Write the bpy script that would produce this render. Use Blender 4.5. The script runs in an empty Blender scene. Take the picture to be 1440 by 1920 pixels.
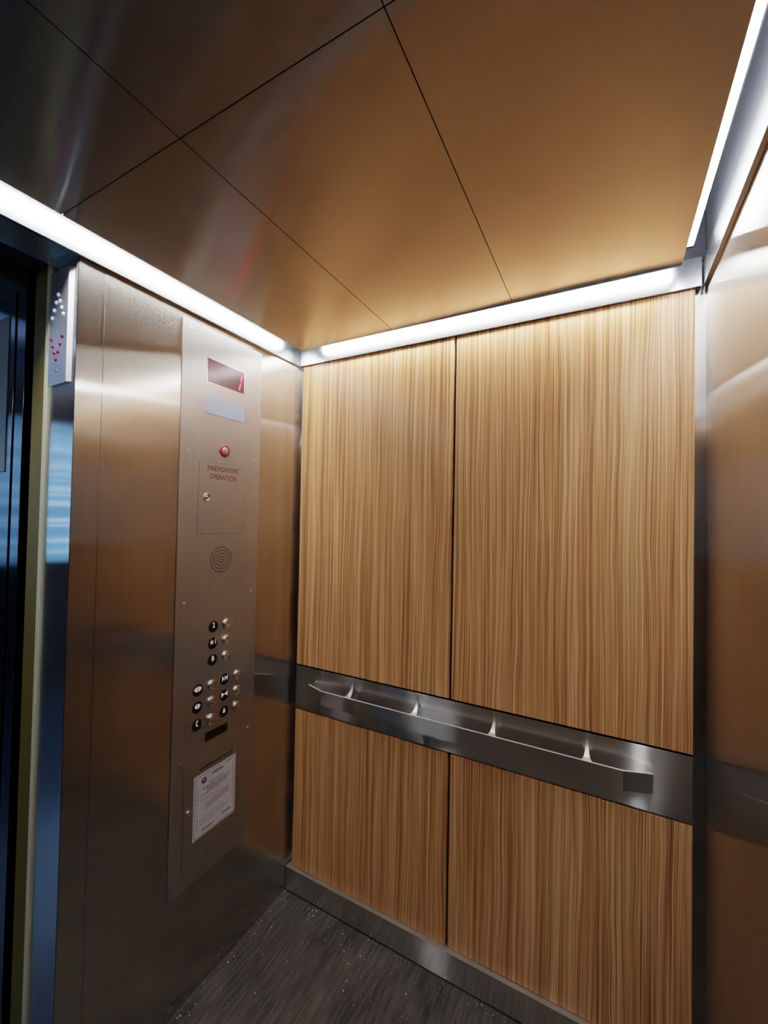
import bpy, bmesh, math, random
from mathutils import Vector, Matrix
random.seed(7)
SC = bpy.context.scene
COL = SC.collection
PI = math.pi
# ---------------------------------------------------------------- dimensions
W = 1.411       # inside depth of the car along the wood wall
D = 2.03        # inside width of the car
L = 0.849       # width of the steel front return
ZT = 2.2        # underside of the top trim
ZI = 2.238      # underside of the ceiling panels
ZR = 2.42       # roof
TP = 0.010      # how far the trim stands proud
WOODX = (0.022, 0.701, 1.383)
BZ = (0.753, 0.9305)   # handrail band

# ---------------------------------------------------------------- helpers
def mat_new(name):
    m = bpy.data.materials.new(name); m.use_nodes = True
    return m, m.node_tree, m.node_tree.nodes['Principled BSDF']

def plain(name, col, rough=.5, metal=0., emis=None, es=0., **kw):
    m, nt, b = mat_new(name)
    b.inputs['Base Color'].default_value = (*col, 1)
    b.inputs['Roughness'].default_value = rough
    b.inputs['Metallic'].default_value = metal
    if emis:
        b.inputs['Emission Color'].default_value = (*emis, 1)
        b.inputs['Emission Strength'].default_value = es
    for k, v in kw.items():
        b.inputs[k.replace('_', ' ')].default_value = v
    return m

def steel(name, col, rough, aniso, tangent, grain=(300, 300, 3), vary=.06, rv=.015, smudge=0.):
    """brushed steel: the tangent is the direction the highlight is smeared along"""
    m, nt, b = mat_new(name); N = nt.nodes; K = nt.links
    geo = N.new('ShaderNodeNewGeometry')
    mp = N.new('ShaderNodeVectorMath'); mp.operation = 'MULTIPLY'; mp.inputs[1].default_value = grain
    K.new(geo.outputs['Position'], mp.inputs[0])
    no = N.new('ShaderNodeTexNoise'); no.inputs['Scale'].default_value = 1; no.inputs['Detail'].default_value = 3
    K.new(mp.outputs[0], no.inputs['Vector'])
    big = N.new('ShaderNodeTexNoise'); big.inputs['Scale'].default_value = 4.; big.inputs['Detail'].default_value = 4
    K.new(geo.outputs['Position'], big.inputs['Vector'])
    mr = N.new('ShaderNodeMapRange'); mr.inputs[1].default_value = .3; mr.inputs[2].default_value = .7
    mr.inputs[3].default_value = 1 - vary; mr.inputs[4].default_value = 1 + vary
    K.new(no.outputs[0], mr.inputs[0])
    mx = N.new('ShaderNodeVectorMath'); mx.operation = 'SCALE'; mx.inputs[0].default_value = col
    K.new(mr.outputs[0], mx.inputs['Scale']); K.new(mx.outputs[0], b.inputs['Base Color'])
    r1 = N.new('ShaderNodeMath'); r1.operation = 'MULTIPLY_ADD'; r1.inputs[1].default_value = rv * 2; r1.inputs[2].default_value = rough - rv
    K.new(no.outputs[0], r1.inputs[0])
    r2 = N.new('ShaderNodeMath'); r2.operation = 'MULTIPLY_ADD'; r2.inputs[1].default_value = smudge; 
    K.new(big.outputs[0], r2.inputs[0]); K.new(r1.outputs[0], r2.inputs[2]); K.new(r2.outputs[0], b.inputs['Roughness'])
    b.inputs['Metallic'].default_value = 1
    b.inputs['Anisotropic'].default_value = aniso
    t = N.new('ShaderNodeCombineXYZ')
    for i in range(3): t.inputs[i].default_value = tangent[i]
    K.new(t.outputs[0], b.inputs['Tangent'])
    return m

def box(bm, x0, x1, y0, y1, z0, z1):
    vs = [bm.verts.new((x, y, z)) for x in (x0, x1) for y in (y0, y1) for z in (z0, z1)]
    for f in ((0, 1, 3, 2), (4, 6, 7, 5), (0, 4, 5, 1), (2, 3, 7, 6), (0, 2, 6, 4), (1, 5, 7, 3)):
        bm.faces.new([vs[i] for i in f])

def bxm(*args):
    bm = bmesh.new()
    for a in args: box(bm, *a)
    return bm

def prism(bm, pts, axis_fn, d0, d1):
    """polygon pts (u,v) extruded between d0 and d1, axis_fn(u,v,d)->xyz"""
    a = [bm.verts.new(axis_fn(u, v, d0)) for u, v in pts]
    b = [bm.verts.new(axis_fn(u, v, d1)) for u, v in pts]
    n = len(pts)
    bm.faces.new(a[::-1]); bm.faces.new(b)
    for i in range(n): bm.faces.new((a[i], a[(i + 1) % n], b[(i + 1) % n], b[i]))

XW = lambda u, v, d: (d, u, v)            # on the left wall, facing +X
YW = lambda u, v, d: (u, -d, v)           # on a wall facing -Y

def lathe(bm, prof, c, fn, seg=28):
    """prof: (r, depth) rings about c=(u,v)"""
    rings = []
    for r, d in prof:
        if r < 1e-6: rings.append([bm.verts.new(fn(c[0], c[1], d))])
        else: rings.append([bm.verts.new(fn(c[0] + r * math.cos(2 * PI * i / seg), c[1] + r * math.sin(2 * PI * i / seg), d)) for i in range(seg)])
    for a, b in zip(rings, rings[1:]):
        for i in range(seg):
            j = (i + 1) % seg
            if len(a) == 1 and len(b) == 1: continue
            if len(b) == 1: bm.faces.new((a[i], a[j], b[0]))
            elif len(a) == 1: bm.faces.new((a[0], b[j], b[i]))
            else: bm.faces.new((a[i], a[j], b[j], b[i]))

def world_loc(o):
    v = Vector((0, 0, 0))
    while o: v += o.location; o = o.parent
    return v

def obj(name, bm, mat, parent=None, bevel=0., smooth=False, origin=None):
    bmesh.ops.recalc_face_normals(bm, faces=bm.faces[:])
    off = world_loc(parent) if parent else Vector((0, 0, 0))
    if origin is None:
        n = max(1, len(bm.verts)); c = Vector((0, 0, 0))
        lo = Vector([min(v.co[i] for v in bm.verts) for i in range(3)]); hi = Vector([max(v.co[i] for v in bm.verts) for i in range(3)])
        origin = (lo + hi) / 2
    origin = Vector(origin)
    bmesh.ops.translate(bm, verts=bm.verts[:], vec=-origin)
    me = bpy.data.meshes.new(name); bm.to_mesh(me); bm.free()
    me.materials.append(mat)
    if smooth:
        for p in me.polygons: p.use_smooth = True
    o = bpy.data.objects.new(name, me); COL.objects.link(o)
    o.location = origin - off
    if parent: o.parent = parent
    if bevel:
        md = o.modifiers.new('bevel', 'BEVEL'); md.width = bevel; md.segments = 2; md.limit_method = 'ANGLE'
    return o

def tag(o, label, cat, group=None, kind=None):
    o['label'] = label; o['category'] = cat
    if group: o['group'] = group
    if kind: o['kind'] = kind
    return o

def thing(name, label, cat, loc, group=None):
    o = bpy.data.objects.new(name, None); COL.objects.link(o)
    o.location = loc; o.empty_display_size = .05
    return tag(o, label, cat, group)

def struct(name, bm, mat, label=None, bevel=0.):
    o = obj(name, bm, mat, bevel=bevel); o['kind'] = 'structure'
    if label: o['label'] = label
    return o

def text_bm(s, size, u, v, depth, fn=XW, align='CENTER', sx=1., bold=0.):
    cu = bpy.data.curves.new('t', 'FONT'); cu.body = s; cu.size = size
    cu.align_x = align; cu.align_y = 'CENTER'; cu.extrude = 0.0; cu.resolution_u = 3; cu.offset = bold
    to = bpy.data.objects.new('t', cu); COL.objects.link(to)
    dg = bpy.context.evaluated_depsgraph_get(); dg.update()
    me = bpy.data.meshes.new_from_object(to.evaluated_get(dg))
    bm = bmesh.new(); bm.from_mesh(me)
    for w in bm.verts: w.co = Vector(fn(u + w.co.x * sx, v + w.co.y, depth))
    bpy.data.objects.remove(to); bpy.data.curves.remove(cu); bpy.data.meshes.remove(me)
    return bm

# ---------------------------------------------------------------- materials
STEEL_C = (.605, .57, .515)
M = {}
def st(name, col, ax, ay, tangent, grain=(300, 300, 3), vary=.05, wide=None, mix=.45, big=.10, haze=0.):
    """brushed metal with two anisotropic lobes. ax/ay: GGX alpha along / across the tangent; wide: second lobe"""
    m = bpy.data.materials.new(name); m.use_nodes = True; nt = m.node_tree; N = nt.nodes; K = nt.links
    N.remove(N['Principled BSDF']); out = N['Material Output']
    geo = N.new('ShaderNodeNewGeometry')
    mp = N.new('ShaderNodeVectorMath'); mp.operation = 'MULTIPLY'; mp.inputs[1].default_value = grain
    K.new(geo.outputs['Position'], mp.inputs[0])
    no = N.new('ShaderNodeTexNoise'); no.inputs['Scale'].default_value = 1; no.inputs['Detail'].default_value = 3
    K.new(mp.outputs[0], no.inputs['Vector'])
    bg = N.new('ShaderNodeTexNoise'); bg.inputs['Scale'].default_value = 3.; bg.inputs['Detail'].default_value = 4
    K.new(geo.outputs['Position'], bg.inputs['Vector'])
    mr = N.new('ShaderNodeMapRange'); mr.inputs[1].default_value = .3; mr.inputs[2].default_value = .7
    mr.inputs[3].default_value = 1 - vary; mr.inputs[4].default_value = 1 + vary
    K.new(no.outputs[0], mr.inputs[0])
    m2 = N.new('ShaderNodeMapRange'); m2.inputs[1].default_value = .3; m2.inputs[2].default_value = .7
    m2.inputs[3].default_value = 1 - big; m2.inputs[4].default_value = 1 + big * .4
    K.new(bg.outputs[0], m2.inputs[0])
    mm = N.new('ShaderNodeMath'); mm.operation = 'MULTIPLY'; K.new(mr.outputs[0], mm.inputs[0]); K.new(m2.outputs[0], mm.inputs[1])
    cc = N.new('ShaderNodeVectorMath'); cc.operation = 'SCALE'; cc.inputs[0].default_value = col
    K.new(mm.outputs[0], cc.inputs['Scale'])
    t = N.new('ShaderNodeCombineXYZ')
    for i in range(3): t.inputs[i].default_value = tangent[i]
    def lobe(x, y):
        g = N.new('ShaderNodeBsdfAnisotropic'); k = (y / x) ** .5
        g.inputs['Roughness'].default_value = (x * y) ** .25; g.inputs['Anisotropy'].default_value = k - 1
        K.new(cc.outputs[0], g.inputs['Color']); K.new(t.outputs[0], g.inputs['Tangent']); return g
    g1 = lobe(ax, ay); w_ = wide or (ax * 4, ay * 1.5); g2 = lobe(*w_)
    mx = N.new('ShaderNodeMixShader'); mx.inputs[0].default_value = mix
    K.new(g1.outputs[0], mx.inputs[1]); K.new(g2.outputs[0], mx.inputs[2])
    if haze:
        g3 = N.new('ShaderNodeBsdfAnisotropic'); g3.inputs['Roughness'].default_value = .75; K.new(cc.outputs[0], g3.inputs['Color'])
        m3 = N.new('ShaderNodeMixShader'); m3.inputs[0].default_value = haze
        K.new(mx.outputs[0], m3.inputs[1]); K.new(g3.outputs[0], m3.inputs[2]); mx = m3
    K.new(mx.outputs[0], out.inputs['Surface'])
    return m
M['wall_steel'] = st('brushed_steel_wall', STEEL_C, .055, .005, (0, 1, 0), grain=(200, 380, 2.5), wide=(.42, .0035), haze=.045)
M['back_steel'] = st('brushed_steel_back', (.5, .47, .46), .09, .006, (1, 0, 0), grain=(380, 200, 2.5), wide=(.30, .0035), haze=.05)
M['panel_steel'] = st('satin_steel_panel', (.58, .55, .52), .20, .035, (0, 1, 0), grain=(200, 420, 5), wide=(.5, .22), mix=.6, haze=.13)
M['jamb_steel'] = st('jamb_steel', (.60, .62, .65), .09, .003, (1, 0, 0), grain=(380, 200, 2.5), wide=(.3, .004), haze=.05)
M['trim_x'] = plain('polished_trim', (.48, .50, .52), .27, 1)
M['trim_y'] = M['trim_x']
M['band'] = st('band_steel', (.72, .71, .70), .07, .004, (0, 0, 1), grain=(3, 300, 500), wide=(.40, .006))
M['ceil'] = st('bronze_steel_ceiling', (.55, .525, .50), .15, .005, (1, 0, 0), grain=(420, 4, 300), vary=.02, wide=(.50, .006), big=.03)
M['fit'] = steel('bright_fitting', (.72, .71, .69), .22, .0, (0, 1, 0))
M['glint'] = plain('rail_edge_glint', (.95, .94, .93), .45, .6, emis=(1, 1, 1), es=.0)  # paler tone for the rail edges, a painted highlight
M['rough_fit'] = plain('highlight_fin_steel', (.72, .71, .70), .38, 1)
M['screw'] = plain('screw_steel', (.55, .54, .52), .25, 1)
M['dark'] = plain('dark_gap', (.006, .006, .007), .8)
M['cove'] = plain('cove_paint', (.022, .025, .034), .6)
M['black'] = plain('black_plastic', (.006, .006, .006), .35)
M['white'] = plain('white_marking', (.9, .9, .88), .5, emis=(1, 1, 1), es=.08)
M['red'] = plain('red_engraving', (.20, .012, .012), .9, Specular_IOR_Level=.1)
M['redlens'] = plain('red_lens', (.45, .02, .04), .25)
M['pinklens'] = plain('clear_pink_lens', (.55, .33, .36), .12)
M['glassdark'] = plain('display_glass', (.16, .06, .075), .18)
M['digit'] = plain('lit_red_segment', (.8, .02, .1), .4, emis=(1., .03, .12), es=2.6)
M['lens'] = plain('translucent_lens', (.50, .56, .70), .35, emis=(.5, .65, 1.), es=.05)
M['paper'] = plain('certificate_paper', (.74, .73, .78), .45)
M['ink'] = plain('grey_ink', (.16, .16, .18), .6)
M['inkl'] = plain('pale_grey_ink', (.42, .42, .45), .6)
M['inkr'] = plain('red_ink', (.55, .30, .34), .6)
M['seal'] = plain('seal_ink', (.10, .09, .20), .5)
M['led'] = plain('led_diffuser', (.9, .9, .9), .5, emis=(.97, .98, 1.), es=29.)
M['led_wood'] = plain('led_diffuser_wood', (.9, .9, .9), .5, emis=(1., .97, .94), es=21.)
M['led_dim'] = plain('led_diffuser_dim', (.9, .9, .9), .5, emis=(1., .97, .94), es=18.)
M['cream'] = plain('cream_rubber', (.62, .62, .45), .6)
M['olive'] = plain('olive_paint', (.17, .125, .012), .6, Specular_IOR_Level=.25)
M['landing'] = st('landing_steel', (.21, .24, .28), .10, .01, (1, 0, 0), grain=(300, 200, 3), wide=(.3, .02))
M['tan'] = plain('tan_reflection', (.20, .18, .14), .5)
M['brownd'] = plain('header_paint', (.10, .085, .075), .45, .3)
M['chip'] = plain('pale_grit', (.75, .74, .70), .5)
M['thread'] = plain('white_thread', (.8, .76, .66), .6)

# wood laminate
def wood_mat():
    m, nt, b = mat_new('striped_wood_laminate'); N = nt.nodes; K = nt.links
    geo = N.new('ShaderNodeNewGeometry'); oi = N.new('ShaderNodeObjectInfo')
    sep = N.new('ShaderNodeSeparateXYZ'); K.new(geo.outputs['Position'], sep.inputs[0])
    rz = N.new('ShaderNodeMath'); rz.operation = 'MULTIPLY'; rz.inputs[1].default_value = 3.
    K.new(oi.outputs['Random'], rz.inputs[0])
    def comb(sx, sz, off):
        c = N.new('ShaderNodeCombineXYZ')
        a = N.new('ShaderNodeMath'); a.operation = 'MULTIPLY'; a.inputs[1].default_value = sx; K.new(sx_in, a.inputs[0])
        d = N.new('ShaderNodeMath'); d.operation = 'MULTIPLY'; d.inputs[1].default_value = sz; K.new(sep.outputs[2], d.inputs[0])
        e = N.new('ShaderNodeMath'); e.operation = 'ADD'; e.inputs[1].default_value = off; K.new(rz.outputs[0], e.inputs[0])
        K.new(a.outputs[0], c.inputs[0]); K.new(e.outputs[0], c.inputs[1]); K.new(d.outputs[0], c.inputs[2])
        return c.outputs[0]
    def noise(vec, det=2, rough=.5, dist=0):
        n = N.new('ShaderNodeTexNoise'); n.inputs['Scale'].default_value = 1; n.inputs['Detail'].default_value = det
        n.inputs['Roughness'].default_value = rough; n.inputs['Distortion'].default_value = dist
        K.new(vec, n.inputs['Vector']); return n.outputs[0]
    sx_in = sep.outputs[0]
    warp = noise(comb(9, 1.6, 5.), 2)
    wa = N.new('ShaderNodeMath'); wa.operation = 'MULTIPLY_ADD'; wa.inputs[1].default_value = .032
    K.new(warp, wa.inputs[0]); K.new(sep.outputs[0], wa.inputs[2])
    sx_in = wa.outputs[0]
    n1 = noise(comb(500, 1.5, 0), 3, .6)       # fine lines
    n2 = noise(comb(130, .9, 11), 2, .55)       # stripes
    n3 = noise(comb(32, .5, 23), 1, .5)        # broad tone
    def madd(a, w, c):
        x = N.new('ShaderNodeMath'); x.operation = 'MULTIPLY_ADD'; x.inputs[1].default_value = w
        K.new(a, x.inputs[0])
        if isinstance(c, float): x.inputs[2].default_value = c
        else: K.new(c, x.inputs[2])
        return x.outputs[0]
    s = madd(n1, 1.3, madd(n2, .60, madd(n3, .20, -.55)))
    cr = N.new('ShaderNodeValToRGB'); K.new(s, cr.inputs[0]); e = cr.color_ramp.elements
    def lin(c): return tuple(((x / 255) ** 2.2) * k for x, k in zip(c, (1.41, 1.28, 1.19))) + (1,)
    stops = [(.26, (128, 88, 56)), (.40, (164, 122, 82)), (.50, (186, 145, 102)), (.62, (202, 164, 122)), (.78, (224, 194, 156))]
    e[0].position = stops[0][0]; e[0].color = lin(stops[0][1]); e[1].position = stops[-1][0]; e[1].color = lin(stops[-1][1])
    for p, c in stops[1:-1]:
        q = e.new(p); q.color = lin(c)
    hs = N.new('ShaderNodeHueSaturation'); K.new(cr.outputs[0], hs.inputs['Color'])
    n4 = noise(comb(40, .5, 41), 1)
    mr = N.new('ShaderNodeMapRange'); mr.inputs[1].default_value = .3; mr.inputs[2].default_value = .7
    mr.inputs[3].default_value = .492; mr.inputs[4].default_value = .506
    K.new(n4, mr.inputs[0]); K.new(mr.outputs[0], hs.inputs['Hue'])
    hs.inputs['Saturation'].default_value = 1.0; hs.inputs['Value'].default_value = 1.0
    K.new(hs.outputs[0], b.inputs['Base Color'])
    b.inputs['Roughness'].default_value = .36
    bp_ = N.new('ShaderNodeBump'); bp_.inputs['Strength'].default_value = .12; bp_.inputs['Distance'].default_value = .0006
    K.new(n1, bp_.inputs['Height']); K.new(bp_.outputs[0], b.inputs['Normal'])
    return m
M['wood'] = wood_mat()

def floor_mat():
    m, nt, b = mat_new('worn_dark_plank_floor'); N = nt.nodes; K = nt.links
    geo = N.new('ShaderNodeNewGeometry')
    def n(scale, det):
        mp = N.new('ShaderNodeVectorMath'); mp.operation = 'MULTIPLY'; mp.inputs[1].default_value = scale
        K.new(geo.outputs['Position'], mp.inputs[0])
        t = N.new('ShaderNodeTexNoise'); t.inputs['Scale'].default_value = 1; t.inputs['Detail'].default_value = det
        K.new(mp.outputs[0], t.inputs['Vector']); return t.outputs[0]
    a = n((130, 9, 1), 4); c = n((7, 5, 1), 5); d = n((500, 260, 1), 2)
    s = N.new('ShaderNodeMath'); s.operation = 'MULTIPLY_ADD'; s.inputs[1].default_value = .6; K.new(a, s.inputs[0])
    s2 = N.new('ShaderNodeMath'); s2.operation = 'MULTIPLY_ADD'; s2.inputs[1].default_value = .4; K.new(c, s2.inputs[0]); K.new(s2.outputs[0], s.inputs[2])
    s3 = N.new('ShaderNodeMath'); s3.operation = 'MULTIPLY'; s3.inputs[1].default_value = .22; K.new(d, s3.inputs[0]); K.new(s3.outputs[0], s2.inputs[2])
    cr = N.new('ShaderNodeValToRGB'); K.new(s.outputs[0], cr.inputs[0]); e = cr.color_ramp.elements
    e[0].position = .42; e[0].color = (.016, .0145, .013, 1); e[1].position = .82; e[1].color = (.15, .135, .12, 1)
    K.new(cr.outputs[0], b.inputs['Base Color'])
    b.inputs['Roughness'].default_value = .55
    bu = N.new('ShaderNodeBump'); bu.inputs['Strength'].default_value = .5; bu.inputs['Distance'].default_value = .001
    K.new(a, bu.inputs['Height']); K.new(bu.outputs[0], b.inputs['Normal'])
    return m
M['floor'] = floor_mat()

# ---------------------------------------------------------------- car shell
struct('floor', bxm((-.02, W, -D, .018, -.03, 0)), M['floor'], 'worn dark floor with a lengthwise grain')
struct('wall_left', bxm((-.1225, -.0010, -L + .0, .018, 0, ZR), (-.1225, 0, -.785, .018, 2.1985, ZR)), M['wall_steel'], 'brushed steel front return wall beside the doorway')
tr = struct('trim_1', bxm((-.0017, 0, -.786, .0175, 0.001, 2.1965)), M['wall_steel'], 'brushed steel facing sheet of the front return', bevel=.0007)
struct('trim_2', bxm((-.1225, -.0005, -L - .0012, -L, 0.002, ZT + .0)), M['jamb_steel'], 'polished steel jamb face reflecting blue hall light')
struct('wall_right', bxm((W, W + .03, -D, .018, 0, ZR)), M['wall_steel'], 'brushed steel rear wall mirroring the wood panels')
struct('wall_back', bxm((0, W, .018, .045, 0, ZR)), M['back_steel'], 'steel wall behind the wood panels')
struct('wall_front', bxm((0, W, -D - .03, -D, 0, ZR)), plain('dark_wood_wall', (.17, .11, .07), .4), 'wood wall behind the viewer')
struct('wall_header', bxm((-.111, 0, -1.93, -L, ZT, ZR)), M['wall_steel'], 'steel header over the doorway')
struct('wall_left_far_return', bxm((-.1225, 0, -D, -1.93, 0, ZR)), M['wall_steel'], 'narrow steel return on the far side of the doorway')
struct('ceiling', bxm((-.02, W + .03, -D - .03, .045, ZR, ZR + .03)), M['cove'], 'dark car roof above the ceiling panels')
bb = struct('baseboard_back', bxm((.002, W - .002, -.018, .017, 0.006, .097)), M['band'], 'brushed steel base strip under the wood panels')
bb.data.materials.append(plain('satin_ledge', (.5, .48, .46), .4, .8))
for p in bb.data.polygons:
    if p.normal.z > .9: p.material_index = 1
# top trim
struct('trim_3', bxm((.0125, 1.396, -TP, .0175, ZT, 2.281)), M['trim_x'], 'polished steel trim strip over the wood panels, lit white', bevel=.0006)
struct('trim_4', bxm((.0005, TP, -D + .02, -.004, ZT, 2.281)), M['trim_y'], 'polished steel trim strip over the front return and doorway', bevel=.0006)
struct('trim_5', bxm((W - TP - .001, W - .0005, -D + .02, -.004, ZT, 2.281)), M['trim_y'], 'polished steel trim strip along the top of the rear wall', bevel=.0006)
# ceiling panels: an island with a slot of light round it
cx = (.066, .486, .909, 1.3436); cy = (-.065, -.918, -1.965)
names = {(0, 0): 'dark bronze ceiling panel in the corner nearest the control panel wall and wood wall',
         (1, 0): 'middle bronze ceiling panel touching the light slot over the wood wall',
         (2, 0): 'glowing tan ceiling panel beside the light line along the rear wall',
         (0, 1): 'near-black ceiling panel above the doorway side of the car',
         (1, 1): 'middle ceiling panel above the viewer, dark brown reflection',
         (2, 1): 'ceiling panel at the top right, above the viewer by the rear wall'}
for i in range(3):
    for j in range(2):
        g = .0009
        t = obj('ceiling_panel', bxm((cx[i] + (g if i else 0), cx[i + 1] - (g if i < 2 else 0), cy[j + 1] + (0 if j else g), cy[j] - (g if j else 0), ZI, ZI + .004)), M['ceil'])
        tag(t, names[(i, j)], 'ceiling panel', 'suspended steel ceiling panels')
        t['kind'] = 'thing'; del t['kind']
struct('trim_6', bxm((.0665, 1.3431, -1.9645, -.0655, ZI + .0042, ZI + .045)), M['dark'], 'dark backing added above the ceiling panels to block light at the seams')  # added so bar light does not leak through the panel seams
for k, (x, y) in enumerate(((.25, -.3), (1.15, -.3), (.25, -1.6), (1.15, -1.6))):
    r_ = struct('trim_%d' % (7 + k), bxm((x - .01, x + .01, y - .01, y + .01, ZI + .045, ZR)), M['dark'])
struct('trim_13', bxm((.0005, .004, -D + .02, .0, 2.2815, ZR), (W - .004, W - .0005, -D + .02, 0, 2.2815, ZR), (.004, W - .004, .0125, .0175, 2.2815, ZR)), M['cove'], 'dark liner above the trim')
# LED bars in the slot
def led(name_, label, b_, ends, mt='led'):
    c = ((b_[0] + b_[1]) / 2, (b_[2] + b_[3]) / 2, b_[4])
    t = thing('light_bar', label, 'light', c, 'light bars in the ceiling slot')
    obj('diffuser', bxm(b_), M[mt], t, bevel=.003)
    for e in ends: obj('end_cap', bxm(e), M['cove'], t)
    x0, x1, y0, y1, a, b = b_
    for f in (.2, .5, .8):   # clips to the added backing
        if x1 - x0 > .5:
            xm = x0 + f * (x1 - x0); ys = (y0 - .0009, y0 + .001) if name_ == 'b' else (y1 - .001, y1 + .006)
            obj('mounting_clip', bxm((xm - .008, xm + .008, ys[0], ys[1], a + .006, b - .004)), M['dark'], t)
        else:
            ym = y0 + f * (y1 - y0); xs = (x1 - .001, x1 + .0009) if name_ == 'l' else (x0 - .0043, x0 + .001)
            obj('mounting_clip', bxm((xs[0], xs[1], ym - .008, ym + .008, a + .006, b - .004)), M['dark'], t)
z0, z1 = 2.2555, 2.280
led('b', 'white light bar in the ceiling slot over the wood wall', (.108, 1.331, -.0645, -.044, z0, z1), [(.100, .108, -.0645, -.044, z0, z1), (1.331, 1.339, -.0645, -.044, z0, z1)], 'led_wood')
led('l', 'white light bar in the ceiling slot over the control panel and doorway', (.045, .0655, -1.9, -.09, z0, z1), [(.045, .0655, -.09, -.082, z0, z1), (.045, .0655, -1.908, -1.9, z0, z1)])
led('r', 'white light bar in the ceiling slot along the rear wall, at right', (1.3475, 1.3620, -1.9, -.117, z0, z1), [(1.3475, 1.3620, -.117, -.109, z0, z1), (1.3475, 1.3620, -1.908, -1.9, z0, z1)])
led('n', 'white light bar in the ceiling slot behind the viewer', (.108, 1.331, -1.986, -1.9655, z0, z1), [], 'led_dim')

# ---------------------------------------------------------------- wood panels
gp = .0045
wp = [(WOODX[0], WOODX[1] - gp, BZ[1] + .006, ZT - .001, 'narrower striped wood panel above the handrail, beside the control panel wall'),
      (WOODX[1] + gp, WOODX[2], BZ[1] + .006, ZT - .001, 'tall striped wood panel above the handrail, beside the rear steel wall'),
      (WOODX[0], WOODX[1] - gp, .0985, BZ[0] - .007, 'striped wood panel below the handrail, in the corner by the control panel wall'),
      (WOODX[1] + gp, WOODX[2], .0985, BZ[0] - .007, 'striped wood panel below the handrail, at lower right by the rear wall')]
for a, b_, c, d_, lab in wp:
    tag(obj('wood_panel', bxm((a, b_, 0, .0175, c, d_)), M['wood'], bevel=.0006), lab, 'wall panel', 'wood laminate wall panels')
struct('trim_11', bxm((WOODX[1] - gp, WOODX[1] + gp, .014, .0178, .0985, BZ[0] - .007), (WOODX[1] - gp, WOODX[1] + gp, .014, .0178, BZ[1] + .006, ZT - .001),
       (WOODX[0], WOODX[2], .014, .0178, BZ[0] - .007, BZ[0]), (WOODX[0], WOODX[2], .014, .0178, BZ[1], BZ[1] + .006)), M['dark'], 'black reveal between the wood panels')
# ---------------------------------------------------------------- handrail
hr = thing('handrail', 'flat steel handrail with bent ends on a steel band across the wood wall', 'handrail', (.70, 0, .84))
obj('backplate', bxm((WOODX[0], WOODX[2], 0.0, .0138, BZ[0], BZ[1])), M['band'], hr, bevel=.0005)
bm = bmesh.new()
pts = [(.1035, -.022), (.1865, -.050), (1.2194, -.050), (1.292, -.0255)]
th = .006
def norm2(a, b):
    d = Vector((b[0] - a[0], b[1] - a[1])).normalized(); return Vector((-d.y, d.x))
offs = []
for i, p in enumerate(pts):
    ns = []
    if i: ns.append(norm2(pts[i - 1], p))
    if i < 3: ns.append(norm2(p, pts[i + 1]))
    n = sum(ns, Vector((0, 0))); n = n / n.length; n = n / max(.3, n.dot(ns[0]))
    offs.append((p[0] + n.x * th, p[1] + n.y * th))
poly = pts + offs[::-1]
lo = [bm.verts.new((u, v, .817)) for u, v in poly]; hi_ = [bm.verts.new((u, v, .871)) for u, v in poly]
n = len(poly)
for i in range(3):
    for ring in (lo, hi_): bm.faces.new((ring[i], ring[i + 1], ring[n - 2 - i], ring[n - 1 - i]))
for i in range(n): bm.faces.new((lo[i], lo[(i + 1) % n], hi_[(i + 1) % n], hi_[i]))
rail = obj('rail', bm, M['band'], hr)
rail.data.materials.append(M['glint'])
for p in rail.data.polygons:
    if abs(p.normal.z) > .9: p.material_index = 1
for x in (.3060, .5815, .8550, 1.1285):  # highlight streaks above the standoffs, shaped as solid fins
    bm = bmesh.new(); S = 14; rows = []
    for k in range(S + 1):
        t = k / S; a = t * PI / 2
        y = -.0005 - .0425 * (1 - math.cos(a)); z = .870 + .056 * (1 - math.sin(a))
        w = .0030 + .0035 * t + .0075 * t ** 4
        rows.append([bm.verts.new((x + sx * w, y + dy, z + dz)) for sx in (-1, 1) for dy, dz in ((0, 0), (.0035 * math.sin(a), -.0035 * math.cos(a) - .0005))])
    for a, b_ in zip(rows, rows[1:]):
        for q in ((0, 1), (1, 3), (3, 2), (2, 0)): bm.faces.new((a[q[0]], a[q[1]], b_[q[1]], b_[q[0]]))
    bm.faces.new(rows[0]); bm.faces.new(rows[-1][::-1])
    br = obj('highlight_fin', bm, M['rough_fit'], hr, smooth=False)
    bm = bmesh.new()
    lathe(bm, [(.007, .0), (.007, .0445)], (x, .845), YW, 16)
    obj('standoff', bm, M['fit'], br, smooth=True)

# ---------------------------------------------------------------- car operating panel
CX = .0025  # face of the panel
cop = thing('control_panel', 'tall steel elevator control panel with buttons, display and speaker on the left wall', 'control panel', (0, -.389, .3632))
def rrect(u0, u1, v0, v1, r, n=5):
    out = []
    for cu, cv, a0 in ((u1 - r, v1 - r, 0), (u0 + r, v1 - r, 90), (u0 + r, v0 + r, 180), (u1 - r, v0 + r, 270)):
        for i in range(n + 1):
            a = math.radians(a0 + 90 * i / n); out.append((cu + r * math.cos(a), cv + r * math.sin(a)))
    return out
bm = bmesh.new(); prism(bm, rrect(-.5575, -.2215, .363, 2.1775, .004), XW, .0003, CX)
obj('faceplate', bm, M['panel_steel'], cop, bevel=.0007)
for z in (2.150, 1.760, 1.2732, .7695, .3665):
    for y in (-.5275, -.2478):
        bm = bmesh.new(); lathe(bm, [(.0052, CX), (.0048, CX + .0012), (.003, CX + .0016), (.0022, CX + .0008), (0, CX + .0008)], (y, z), XW, 16)
        obj('screw', bm, M['screw'], cop, smooth=True)
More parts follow.
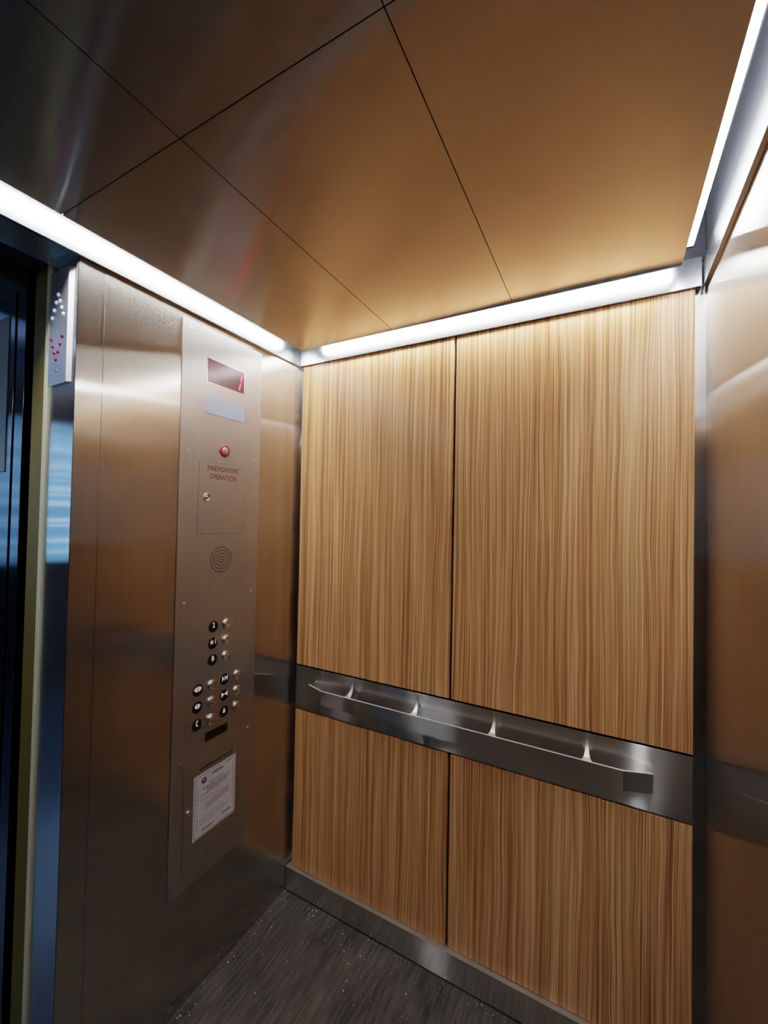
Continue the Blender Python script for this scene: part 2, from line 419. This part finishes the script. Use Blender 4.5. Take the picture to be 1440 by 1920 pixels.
# position display
dsp = obj('display', bxm((CX - .0005, CX + .0006, -.4655, -.308, 1.999, 2.078)), M['glassdark'], cop)
bm = bmesh.new()
for fr in ((-.4675, -.306, 2.078, 2.0795), (-.4675, -.306, 1.9975, 1.999), (-.4675, -.4655, 1.999, 2.078), (-.308, -.306, 1.999, 2.078)):
    box(bm, CX - .0002, CX + .0012, *fr)
obj('bezel', bm, M['fit'], dsp)
def seg(bm, a, b_, w, d0, d1):
    a = Vector(a); b_ = Vector(b_); t = (b_ - a).normalized(); nn = Vector((-t.y, t.x)) * w
    p = [a + t * w - nn, a + nn * 0 , a + t * w + nn, b_ - t * w + nn, b_, b_ - t * w - nn]
    prism(bm, [tuple(q) for q in p], XW, d0, d1)
bm = bmesh.new()
seg(bm, (-.3170, 2.0660), (-.3228, 2.0395), .0026, CX + .0006, CX + .001)
seg(bm, (-.3235, 2.0355), (-.3300, 2.0075), .0026, CX + .0006, CX + .001)
o = obj('digit', bm, M['digit'], dsp); o['label'] = 'glowing red numeral 1'
bm = bmesh.new(); prism(bm, rrect(-.4695, -.3045, 1.8945, 1.957, .006), XW, CX - .001, CX + .0025)
o = obj('emergency_light', bm, M['lens'], cop, bevel=.001); o['label'] = 'pale blue translucent emergency light lens'
# jewel lamp
bm = bmesh.new(); lathe(bm, [(.0205, CX), (.0205, CX + .003), (.0185, CX + .006), (.0150, CX + .006), (.0140, CX + .004)], (-.3881, 1.7785), XW)
jl = obj('indicator_lamp', bm, M['redlens'], cop, smooth=True); jl['label'] = 'round red-rimmed fire indicator lamp'
bm = bmesh.new(); lathe(bm, [(.0148, CX + .002), (.0130, CX + .0065), (.008, CX + .009), (0, CX + .0098)], (-.3881, 1.7785), XW)
obj('lens', bm, M['pinklens'], jl, smooth=True)
# firefighters' cabinet
fd = obj('firefighter_door', bxm((CX - .0005, CX + .0006, -.4868, -.2885, 1.4935, 1.7325)), M['panel_steel'], cop, bevel=.0004)
bm = bmesh.new()
for fr in ((-.4868, -.2885, 1.7325, 1.7334), (-.4877, -.4868, 1.4935, 1.7334), (-.2885, -.2876, 1.4935, 1.7334), (-.4868, -.2885, 1.4926, 1.4935)):
    box(bm, CX - .0001, CX + .00025, *fr)
obj('door_gap', bm, M['brownd'], fd)
bm = text_bm("FIREFIGHTERS'", .0245, -.3885, 1.7125, CX + .0009, sx=.86, bold=-.0001)
bm2 = text_bm("OPERATION", .0245, -.3880, 1.6845, CX + .0009, sx=.86, bold=-.0001)
me = bpy.data.meshes.new('x'); bm2.to_mesh(me); bm.from_mesh(me); bm2.free()
o = obj('lettering', bm, M['red'], fd); o['label'] = "red lettering reading FIREFIGHTERS' OPERATION"
bm = bmesh.new(); lathe(bm, [(.0135, CX), (.0135, CX + .003), (.0105, CX + .0048), (.0100, CX + .003), (.0055, CX + .003), (.0050, CX + .005), (0, CX + .005)], (-.4555, 1.6147), XW)
lk = obj('key_switch', bm, M['fit'], fd, smooth=True)
bm = bmesh.new(); box(bm, CX + .005, CX + .0053, -.4563, -.4547, 1.611, 1.6185)
obj('keyhole', bm, M['black'], lk)
# speaker
bm = bmesh.new()
for r, n_ in ((0, 1), (.011, 9), (.0218, 17), (.0325, 26), (.0432, 36)):
    for i in range(n_):
        a = 2 * PI * i / n_
        lathe(bm, [(.0023, CX - .0002), (.0023, CX + .0003), (0, CX + .0003)], (-.3893 + r * math.cos(a), 1.4032 + r * math.sin(a)), XW, 8)
o = obj('speaker_grille', bm, M['black'], cop); o['label'] = 'round speaker grille of drilled holes'

# symbols (u,v in units of the tag radius)
def star(cx_, cy_, r):
    return [(cx_ + (r if i % 2 == 0 else r * .42) * math.sin(i * PI / 5), cy_ + (r if i % 2 == 0 else r * .42) * math.cos(i * PI / 5)) for i in range(10)]
def arc_pts(c, r0, r1, a0, a1, n=10):
    o_ = [(c[0] + r1 * math.cos(math.radians(a0 + (a1 - a0) * i / n)), c[1] + r1 * math.sin(math.radians(a0 + (a1 - a0) * i / n))) for i in range(n + 1)]
    i_ = [(c[0] + r0 * math.cos(math.radians(a0 + (a1 - a0) * i / n)), c[1] + r0 * math.sin(math.radians(a0 + (a1 - a0) * i / n))) for i in range(n + 1)]
    return o_ + i_[::-1]
def circ(c, r, n=12): return [(c[0] + r * math.cos(2 * PI * i / n), c[1] + r * math.sin(2 * PI * i / n)) for i in range(n)]
def bell(): return [(-.34, -.12), (-.22, .02), (-.18, .38), (-.09, .52), (-.05, .66), (.05, .66), (.09, .52), (.18, .38), (.22, .02), (.34, -.12), (.10, -.12), (.06, -.24), (-.06, -.24), (-.10, -.12)]
SY = .2  # symbols sit above the centre, braille below
symbols = {
 'two': ('T', '2'), 'one': ('T1', '1'), 'bas': ('T', 'B'),
 'hold': [[(-.20, SY + .42), (-.20, SY - .42), (-.38, SY - .42), (-.78, SY), (-.38, SY + .42)], [(.20, SY + .42), (.20, SY - .42), (.38, SY - .42), (.78, SY), (.38, SY + .42)], [(-.12, SY + .42), (-.12, SY - .42), (-.02, SY - .42), (-.02, SY + .42)], [(.04, SY + .42), (.04, SY - .42), (.12, SY - .42), (.12, SY + .42)]],
 'open': [[(-.06, SY + .42), (-.06, SY - .42), (-.2, SY - .42), (-.62, SY), (-.2, SY + .42)], [(.06, SY + .42), (.06, SY - .42), (.2, SY - .42), (.62, SY), (.2, SY + .42)]],
 'phone': [arc_pts((.28, .28), .38, .52, 118, 242), circ((.06, .66), .13), circ((.06, -.10), .13)],
 'shut': [[(-.62, SY + .42), (-.62, SY - .42), (-.52, SY - .42), (-.18, SY), (-.52, SY + .42)], [(.62, SY + .42), (.62, SY - .42), (.52, SY - .42), (.18, SY), (.52, SY + .42)], [(-.06, SY + .42), (-.06, SY - .42), (.06, SY - .42), (.06, SY + .42)]],
 'close': [[(-.70, SY + .45), (-.70, SY - .45), (0, SY)], [(.70, SY + .45), (.70, SY - .45), (0, SY)]],
 'bell': [bell()]}
TR = .0190
def floor_tag(y, z, key, lab):
    bm = bmesh.new(); lathe(bm, [(TR, CX), (TR, CX + .0006), (TR - .0008, CX + .0011), (0, CX + .0011)], (y, z), XW, 36)
    t = obj('button_tag', bm, M['black'], cop); t['label'] = lab
    s = symbols[key]; d0 = CX + .0011; d1 = CX + .0016
    bm = bmesh.new()
    if s[0] in ('T', 'T1'):
        sh = .0 if s[0] == 'T' else .0095
        b2 = text_bm(s[1], .0235, y + .0005 + sh, z + .0045, d1, sx=.82, bold=.0006)
        me = bpy.data.meshes.new('x'); b2.to_mesh(me); bm.from_mesh(me); b2.free()
        if s[0] == 'T1': prism(bm, [(y - .0050 + u, z + .0045 + v) for u, v in star(0, 0, .0092)], XW, d0, d1)
    else:
        for poly_ in s: prism(bm, [(y + u * TR, z + v * TR) for u, v in poly_], XW, d0, d1)
    obj('symbol', bm, M['white'], t)
def push(y, z, lab):
    bm = bmesh.new()
    lathe(bm, [(.0178, CX), (.0178, CX + .004), (.0165, CX + .0062), (.0150, CX + .0065), (.0140, CX + .0050), (.0136, CX + .0050)], (y, z), XW, 32)
    t = obj('push_button', bm, M['fit'], cop, smooth=True); t['label'] = lab
    bm = bmesh.new()
    lathe(bm, [(.0133, CX + .003), (.0133, CX + .0072), (.0120, CX + .0086), (.0075, CX + .0080), (.0030, CX + .0066), (0, CX + .0064)], (y, z), XW, 32)
    obj('button_cap', bm, M['fit'], t, smooth=True)
for y, z, key, lab in ((-.4142, 1.1776, 'two', 'black tag with white 2'), (-.4142, 1.1216, 'one', 'black tag with white star and 1'), (-.4142, 1.0655, 'bas', 'black tag with white B'),
                       (-.3605, .9835, 'shut', 'black tag with arrows pointing at a bar'), (-.3605, .9285, 'close', 'black tag with door close arrows'), (-.3605, .8715, 'bell', 'black tag with white alarm bell'),
                       (-.4688, .9820, 'hold', 'black tag with outward arrows and double bar'), (-.4688, .9265, 'open', 'black tag with door open arrows'), (-.4688, .8690, 'phone', 'black tag with white telephone handset')):
    floor_tag(y, z, key, lab)
    push(y + (.0530 if y != -.3605 else .0512), z, 'round steel push button beside the ' + lab)
o = obj('nameplate', bxm((CX - .0003, CX + .0010, -.4355, -.3425, .7990, .8280)), M['black'], cop, bevel=.0005); o['label'] = 'blank black plate under the buttons'
bm = bmesh.new()
for i in range(14): box(bm, CX, CX + .0001, -.4540 + i * .0044, -.4540 + i * .0044 + random.uniform(.0018, .0035), .8505, .8545)
o = obj('engraved_note', bm, M['brownd'], cop); o['label'] = 'faint row of illegible engraving'
# certificate compartment
cd = obj('certificate_door', bxm((CX - .0005, CX + .0008, -.5110, -.2925, .4230, .7365)), M['panel_steel'], cop, bevel=.0004)
bm = bmesh.new()
for fr in ((-.5120, -.2915, .7365, .7375), (-.5120, -.5110, .4230, .7365), (-.2925, -.2915, .4230, .7365), (-.5120, -.2915, .4220, .4230)):
    box(bm, CX - .0001, CX + .0002, *fr)
obj('door_gap', bm, M['dark'], cd)
bm = bmesh.new(); box(bm, CX + .0006, CX + .0016, -.5110, -.2925, .7352, .7367); obj('door_lip', bm, M['fit'], cd)
bm = bmesh.new(); lathe(bm, [(.0085, CX), (.0085, CX + .005), (.0065, CX + .0065), (.004, CX + .0065), (.0035, CX + .005), (0, CX + .005)], (-.4945, .6020), XW, 20)
obj('lock', bm, M['fit'], cd, smooth=True)
bm = bmesh.new()
y = -.4520
while y < -.320:
    w = random.uniform(.004, .0085); box(bm, CX + .0008, CX + .00095, y, y + w, .7125, .7215); y += w + .0025
o = obj('engraved_note', bm, M['brownd'], cd); o['label'] = 'illegible engraved heading above the certificate'
# certificate: its own thing, held on the door
PX = CX + .0014
cert = thing('certificate', 'white paper certificate with printed border and red stamp on the control panel', 'certificate', (PX, -.389, .4950))
Y0, Y1, Z0, Z1 = -.4745, -.3035, .4945, .7005
obj('sheet', bxm((CX + .0009, PX, Y0, Y1, Z0, Z1)), M['paper'], cert)
bm = bmesh.new(); b0 = .0045
for k, w in ((.0045, .0010), (.0068, .0005)):
    for fr in ((Y0 + k, Y1 - k, Z1 - k - w, Z1 - k), (Y0 + k, Y1 - k, Z0 + k, Z0 + k + w), (Y0 + k, Y0 + k + w, Z0 + k, Z1 - k), (Y1 - k - w, Y1 - k, Z0 + k, Z1 - k)):
        box(bm, PX, PX + .0001, *fr)
obj('border', bm, M['ink'], cert)
bm = bmesh.new()
def add_text(bm, s, size, u, v, **kw):
    b2 = text_bm(s, size, u, v, PX + .00012, **kw); me = bpy.data.meshes.new('x'); b2.to_mesh(me); bm.from_mesh(me); b2.free()
for i, ch in enumerate('CONDITIONAL'): add_text(bm, ch, .0105, Y0 + .0135, .6500 - i * .01355)
o = obj('side_lettering', bm, M['ink'], cert); o['label'] = 'vertical letters CONDITIONAL down the left side'
bm = bmesh.new()
for i, ch in enumerate('CERTIFICATE'): add_text(bm, ch, .0105, Y1 - .0125, .6730 - i * .01355)
o = obj('side_lettering', bm, M['ink'], cert); o['label'] = 'vertical letters CERTIFICATE down the right side'
def lines(rows, mat, nm, h=.0022):
    bm = bmesh.new()
    for (a, b_, z) in rows:
        y = Y0 + a * (Y1 - Y0); e_ = Y0 + b_ * (Y1 - Y0)
        while y < e_:
            w = random.uniform(.003, .009); box(bm, PX, PX + .0001, y, min(y + w, e_), z, z + h); y += w + .0012
    return obj(nm, bm, mat, cert)
lines([(.40, .70, .6785), (.44, .66, .6825)], M['ink'], 'heading', .0036)
lines([(.76, .94, .6900)], M['ink'], 'number_line', .0026)
lines([(.36, .70, .6550), (.20, .86, .6460), (.30, .80, .6395), (.30, .78, .6330), (.16, .62, .6265)], M['ink'], 'title_print', .0030)
lines([(.16, .68, .6140), (.18, .74, .6060)], M['inkl'], 'address_print', .0024)
lines([(.20, .70, .5590), (.14, .86, .5510), (.14, .86, .5450), (.14, .84, .5390), (.16, .5, .5330)], M['inkl'], 'fine_print', .0022)
lines([(.2, .5, .5135), (.22, .46, .5095)], M['ink'], 'signature', .0028)
lines([(.68, .88, .5220), (.66, .9, .5180)], M['ink'], 'signature', .0028)
bm = bmesh.new()
for k in range(3):
    z_ = .574 + k * .0075
    for i in range(16):
        a = Y0 + .045 + i * .0062; zz = z_ + i * .0008
        prism(bm, [(a, zz), (a + .0042, zz), (a + .0052, zz + .005), (a + .001, zz + .005)], XW, PX + .0001, PX + .0002)
o = obj('stamp', bm, M['inkr'], cert); o['label'] = 'faint red slanted stamp'
bm = bmesh.new(); lathe(bm, [(.0098, PX), (.0098, PX + .0002), (0, PX + .0002)], (Y0 + .0395, .6745), XW, 24)
sl = obj('seal', bm, M['seal'], cert)
bm = bmesh.new(); lathe(bm, [(.0045, PX + .0002), (.0045, PX + .0003), (0, PX + .0003)], (Y0 + .0395, .6765), XW, 6)
obj('seal_emblem', bm, M['inkl'], sl)

# ---------------------------------------------------------------- direction lantern on the jamb
JY = L + .0012
dl = thing('direction_lantern', 'steel arrow lantern plate with white and red dots on the doorway jamb', 'indicator', (-.072, -L, 1.883))
bm = bmesh.new()
a = [(-.1175, 1.883), (-.0270, 1.883), (-.0270, 2.179), (-.1175, 2.179)]
b_ = [(-.1175, 1.883), (-.0155, 1.883), (-.0155, 2.179), (-.1175, 2.179)]
lo = [bm.verts.new((u, -JY + .0004, v)) for u, v in b_]; hi_ = [bm.verts.new((u, -JY - .009, v)) for u, v in a]
bm.faces.new(lo); bm.faces.new(hi_)
for i in range(4): bm.faces.new((lo[i], lo[(i + 1) % 4], hi_[(i + 1) % 4], hi_[i]))
obj('plate', bm, steel('lantern_steel', (.66, .67, .71), .42, .3, (1, 0, 0)), dl, bevel=.0015)
FY = JY + .009
def dot(u, v, mat, nm):
    bm = bmesh.new(); lathe(bm, [(.0050, FY - .0003), (.0044, FY + .0022), (.0026, FY + .0036), (0, FY + .0042)], (u, v), YW, 14)
    obj(nm, bm, mat, dl, smooth=True)
wdot = plain('white_dot_lens', (.85, .86, .9), .3, emis=(1, 1, 1), es=.12); rdot = plain('red_dot_lens', (.42, .005, .05), .3)
for k in range(4):
    for s in ((0,) if k == 0 else (-1, 1)):
        dot(-.0733 + s * .0093 * k, 2.1150 - k * .0186, wdot, 'up_arrow_dot')
        dot(-.0768 + s * .0093 * k + (.0004 * k), 1.9470 + k * .0184, rdot, 'down_arrow_dot')
for z in (2.1448, 1.9173):
    bm = bmesh.new(); lathe(bm, [(.0042, FY - .0003), (.0038, FY + .001), (.0012, FY + .0012), (0, FY + .0004)], (-.0745, z), YW, 14)
    obj('screw', bm, M['screw'], dl, smooth=True)

# ---------------------------------------------------------------- doorway: open car door, landing door, frame
door = thing('elevator_door', 'open elevator car door with olive edge and cream edge strip, slid behind the jamb', 'door', (-.18, -L, 0))
obj('door_panel', bxm((-.226, -.147, -L - .0, -.15, .01, ZT + .02)), M['olive'], door, bevel=.001)
obj('edge_strip', bxm((-.1445, -.1265, -L - .008, -.70, .004, ZT + .02)), M['cream'], door, bevel=.003)
ld = thing('landing_door', 'near-black landing door edge slid open behind the olive car door', 'door', (-.25, -L, 0))
obj('door_panel', bxm((-.268, -.236, -L + .02, -.15, .01, ZT + .02)), plain('dark_door_edge', (.035, .03, .028), .5), ld)
fr_ = thing('landing_frame', 'blue-lit steel landing door frame at the far left of the doorway', 'door frame', (-.33, -L, 0))
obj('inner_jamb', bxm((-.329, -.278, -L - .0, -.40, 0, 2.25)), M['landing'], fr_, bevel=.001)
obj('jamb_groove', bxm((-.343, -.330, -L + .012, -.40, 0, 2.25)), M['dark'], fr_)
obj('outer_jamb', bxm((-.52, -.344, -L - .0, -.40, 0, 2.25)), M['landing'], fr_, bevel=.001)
o = obj('frame_reflection', bxm((-.470, -.3755, -L - .003, -L - .0, 1.67, 2.13)), M['tan'], fr_, bevel=.001); o['label'] = 'tan reflection on the landing frame, built as a plate'  # plate coloured to stand for a tan reflection in the frame
obj('head', bxm((-.52, -.278, -1.93, -L - .0, 2.19, 2.25)), plain('dark_head', (.03, .03, .035), .5), fr_)
struct('trim_12', bxm((-.27, -.12, -1.93, -L + .0, -.03, -.004)), M['landing'], 'aluminium door sills')
# loose thread hanging in the door gap
def tube(name_, pts_, r, mat, lab, cat):
    cu = bpy.data.curves.new(name_, 'CURVE'); cu.dimensions = '3D'; cu.bevel_depth = r; cu.bevel_resolution = 2
    sp = cu.splines.new('NURBS'); sp.points.add(len(pts_) - 1); sp.use_endpoint_u = True; sp.order_u = 3
    for i, p in enumerate(pts_): sp.points[i].co = (*p, 1)
    o_ = bpy.data.objects.new(name_, cu); COL.objects.link(o_)
    dg = bpy.context.evaluated_depsgraph_get(); me = bpy.data.meshes.new_from_object(o_.evaluated_get(dg))
    bpy.data.objects.remove(o_)
    o2 = bpy.data.objects.new(name_, me); COL.objects.link(o2); me.materials.append(mat)
    return tag(o2, lab, cat)
ty = -L + .0192
tube('thread', [(-.2675, ty, 1.785), (-.258, ty, 1.765), (-.2535, ty, 1.735), (-.2575, ty, 1.715), (-.2650, ty, 1.705), (-.2590, ty, 1.698), (-.2600, ty, 1.690), (-.2655, ty, 1.682), (-.2650, ty, 1.670), (-.2610, ty, 1.665), (-.2620, ty, 1.650)], .0011, M['thread'],
     'white curled thread hanging in the dark gap of the landing door', 'thread')

# ---------------------------------------------------------------- landing hall (seen in the jamb's reflection)
hallp = plain('hall_paint', (.10, .13, .18), .6)
struct('wall_hall', bxm((-3.25, -3.2, -5.0, 1.5, 0, 2.6)), hallp, 'dark hall wall with a window')
struct('wall_hall_side', bxm((-3.2, -.53, -5.05, -5.0, 0, 2.6)), hallp)
struct('wall_hall_end', bxm((-3.2, -.53, 1.5, 1.55, 0, 2.6)), hallp)
struct('wall_shaft', bxm((-.56, -.525, -.86, 1.5, 0, 2.6), (-.56, -.525, -5., -1.95, 0, 2.6), (-.56, -.525, -1.95, -.86, 2.26, 2.6)), hallp)
struct('ceiling_hall', bxm((-3.25, -.53, -5.05, 1.55, 2.6, 2.65)), hallp)
struct('floor_hall', bxm((-3.25, -.28, -5.05, 1.55, -.03, -.002)), plain('hall_floor', (.16, .20, .26), .12))
wn = struct('window_1', bxm((-3.199, -3.17, -4.2, -.7, 1.05, 1.12), (-3.199, -3.17, -4.2, -.7, 2.36, 2.42), (-3.199, -3.17, -4.2, -4.13, 1.12, 2.36), (-3.199, -3.17, -.77, -.7, 1.12, 2.36)), plain('window_frame', (.2, .22, .25), .4), 'hall window frame')
o = obj('pane', bxm((-3.197, -3.192, -4.13, -.77, 1.12, 2.36)), plain('blue_daylight_pane', (.1, .2, .4), .3, emis=(.20, .47, .80), es=.55), wn)
bl = thing('window_blind', 'self-glowing horizontal slat blind over the blue hall window', 'blind', (-3.16, -2.45, 2.36))
bm = bmesh.new(); z = 1.2
while z < 2.34:
    hgt = random.choice((.012, .02, .035, .05)); box(bm, -3.165, -3.155, -4.1, -.8, z, z + hgt); z += hgt + random.choice((.02, .04, .07, .11))
obj('slats', bm, plain('glowing_slat', (.10, .16, .25), .5, emis=(.42, .68, 1.), es=.8), bl)  # slats emit their own light to stripe the jamb's reflection

# ---------------------------------------------------------------- grit on the floor
bm = bmesh.new()
for i in range(520):
    if i < 300: x = random.uniform(.01, 1.3); y = random.uniform(-.9, -.02)
    else:
        x = random.uniform(.005, 1.35); y = -.02 - abs(random.gauss(0, .05))
        if i > 430: y = random.uniform(-.95, -.02); x = .003 + abs(random.gauss(0, .02))
    s = random.choice((.0008, .0010, .0012, .0016, .0026)) * random.uniform(.7, 1.1)
    c = Vector((x, y, .0003)); n_ = random.randint(4, 6); a0 = random.random() * 6
    base = [bm.verts.new((c.x + s * random.uniform(.6, 1.2) * math.cos(a0 + 2 * PI * k / n_), c.y + s * random.uniform(.6, 1.2) * math.sin(a0 + 2 * PI * k / n_), .0001)) for k in range(n_)]
    top = bm.verts.new((c.x, c.y, s))
    bm.faces.new(base)
    for k in range(n_): bm.faces.new((base[k], base[(k + 1) % n_], top))
tag(obj('floor_grit', bm, M['chip']), 'pale specks of grit scattered over the dark floor', 'grit', kind='stuff')

# ---------------------------------------------------------------- light, world, camera
w = bpy.data.worlds.new('world'); SC.world = w; w.use_nodes = True
w.node_tree.nodes['Background'].inputs[0].default_value = (.02, .025, .035, 1); w.node_tree.nodes['Background'].inputs[1].default_value = .3
la = bpy.data.lights.new('hall_fill', 'AREA'); la.energy = 1.3; la.color = (.4, .62, 1.); la.shape = 'RECTANGLE'; la.size = 1.2; la.size_y = .5  # added blue fill, unseen, brightens the hall floor near the door
lo_ = bpy.data.objects.new('hall_fill', la); COL.objects.link(lo_); lo_.location = (-1.2, -1.7, 2.58)

cam = bpy.data.cameras.new('camera'); co = bpy.data.objects.new('camera', cam); COL.objects.link(co)
F = 780.65
cam.sensor_fit = 'VERTICAL'; cam.sensor_height = 24; cam.sensor_width = 18; cam.lens = F * 24 / 1920
cam.clip_start = .01
fw = Vector((-0.47505424, 0.87974993, 0.01906634)); r = Vector((0.87992122, 0.47472959, 0.01924761)); u = Vector((-0.00788173, -0.02592054, 0.99963293))
mt = Matrix((r, u, -fw)).transposed().to_4x4(); mt.translation = Vector((1.1793, -1.39134, 1.55038))
co.matrix_world = mt
SC.camera = co
SC.view_settings.view_transform = 'Filmic'
SC.view_settings.look = 'Medium High Contrast'
SC.view_settings.exposure = 1.38
SC.cycles.glossy_bounces = 8; SC.cycles.max_bounces = 14
SC.cycles.sample_clamp_indirect = 8
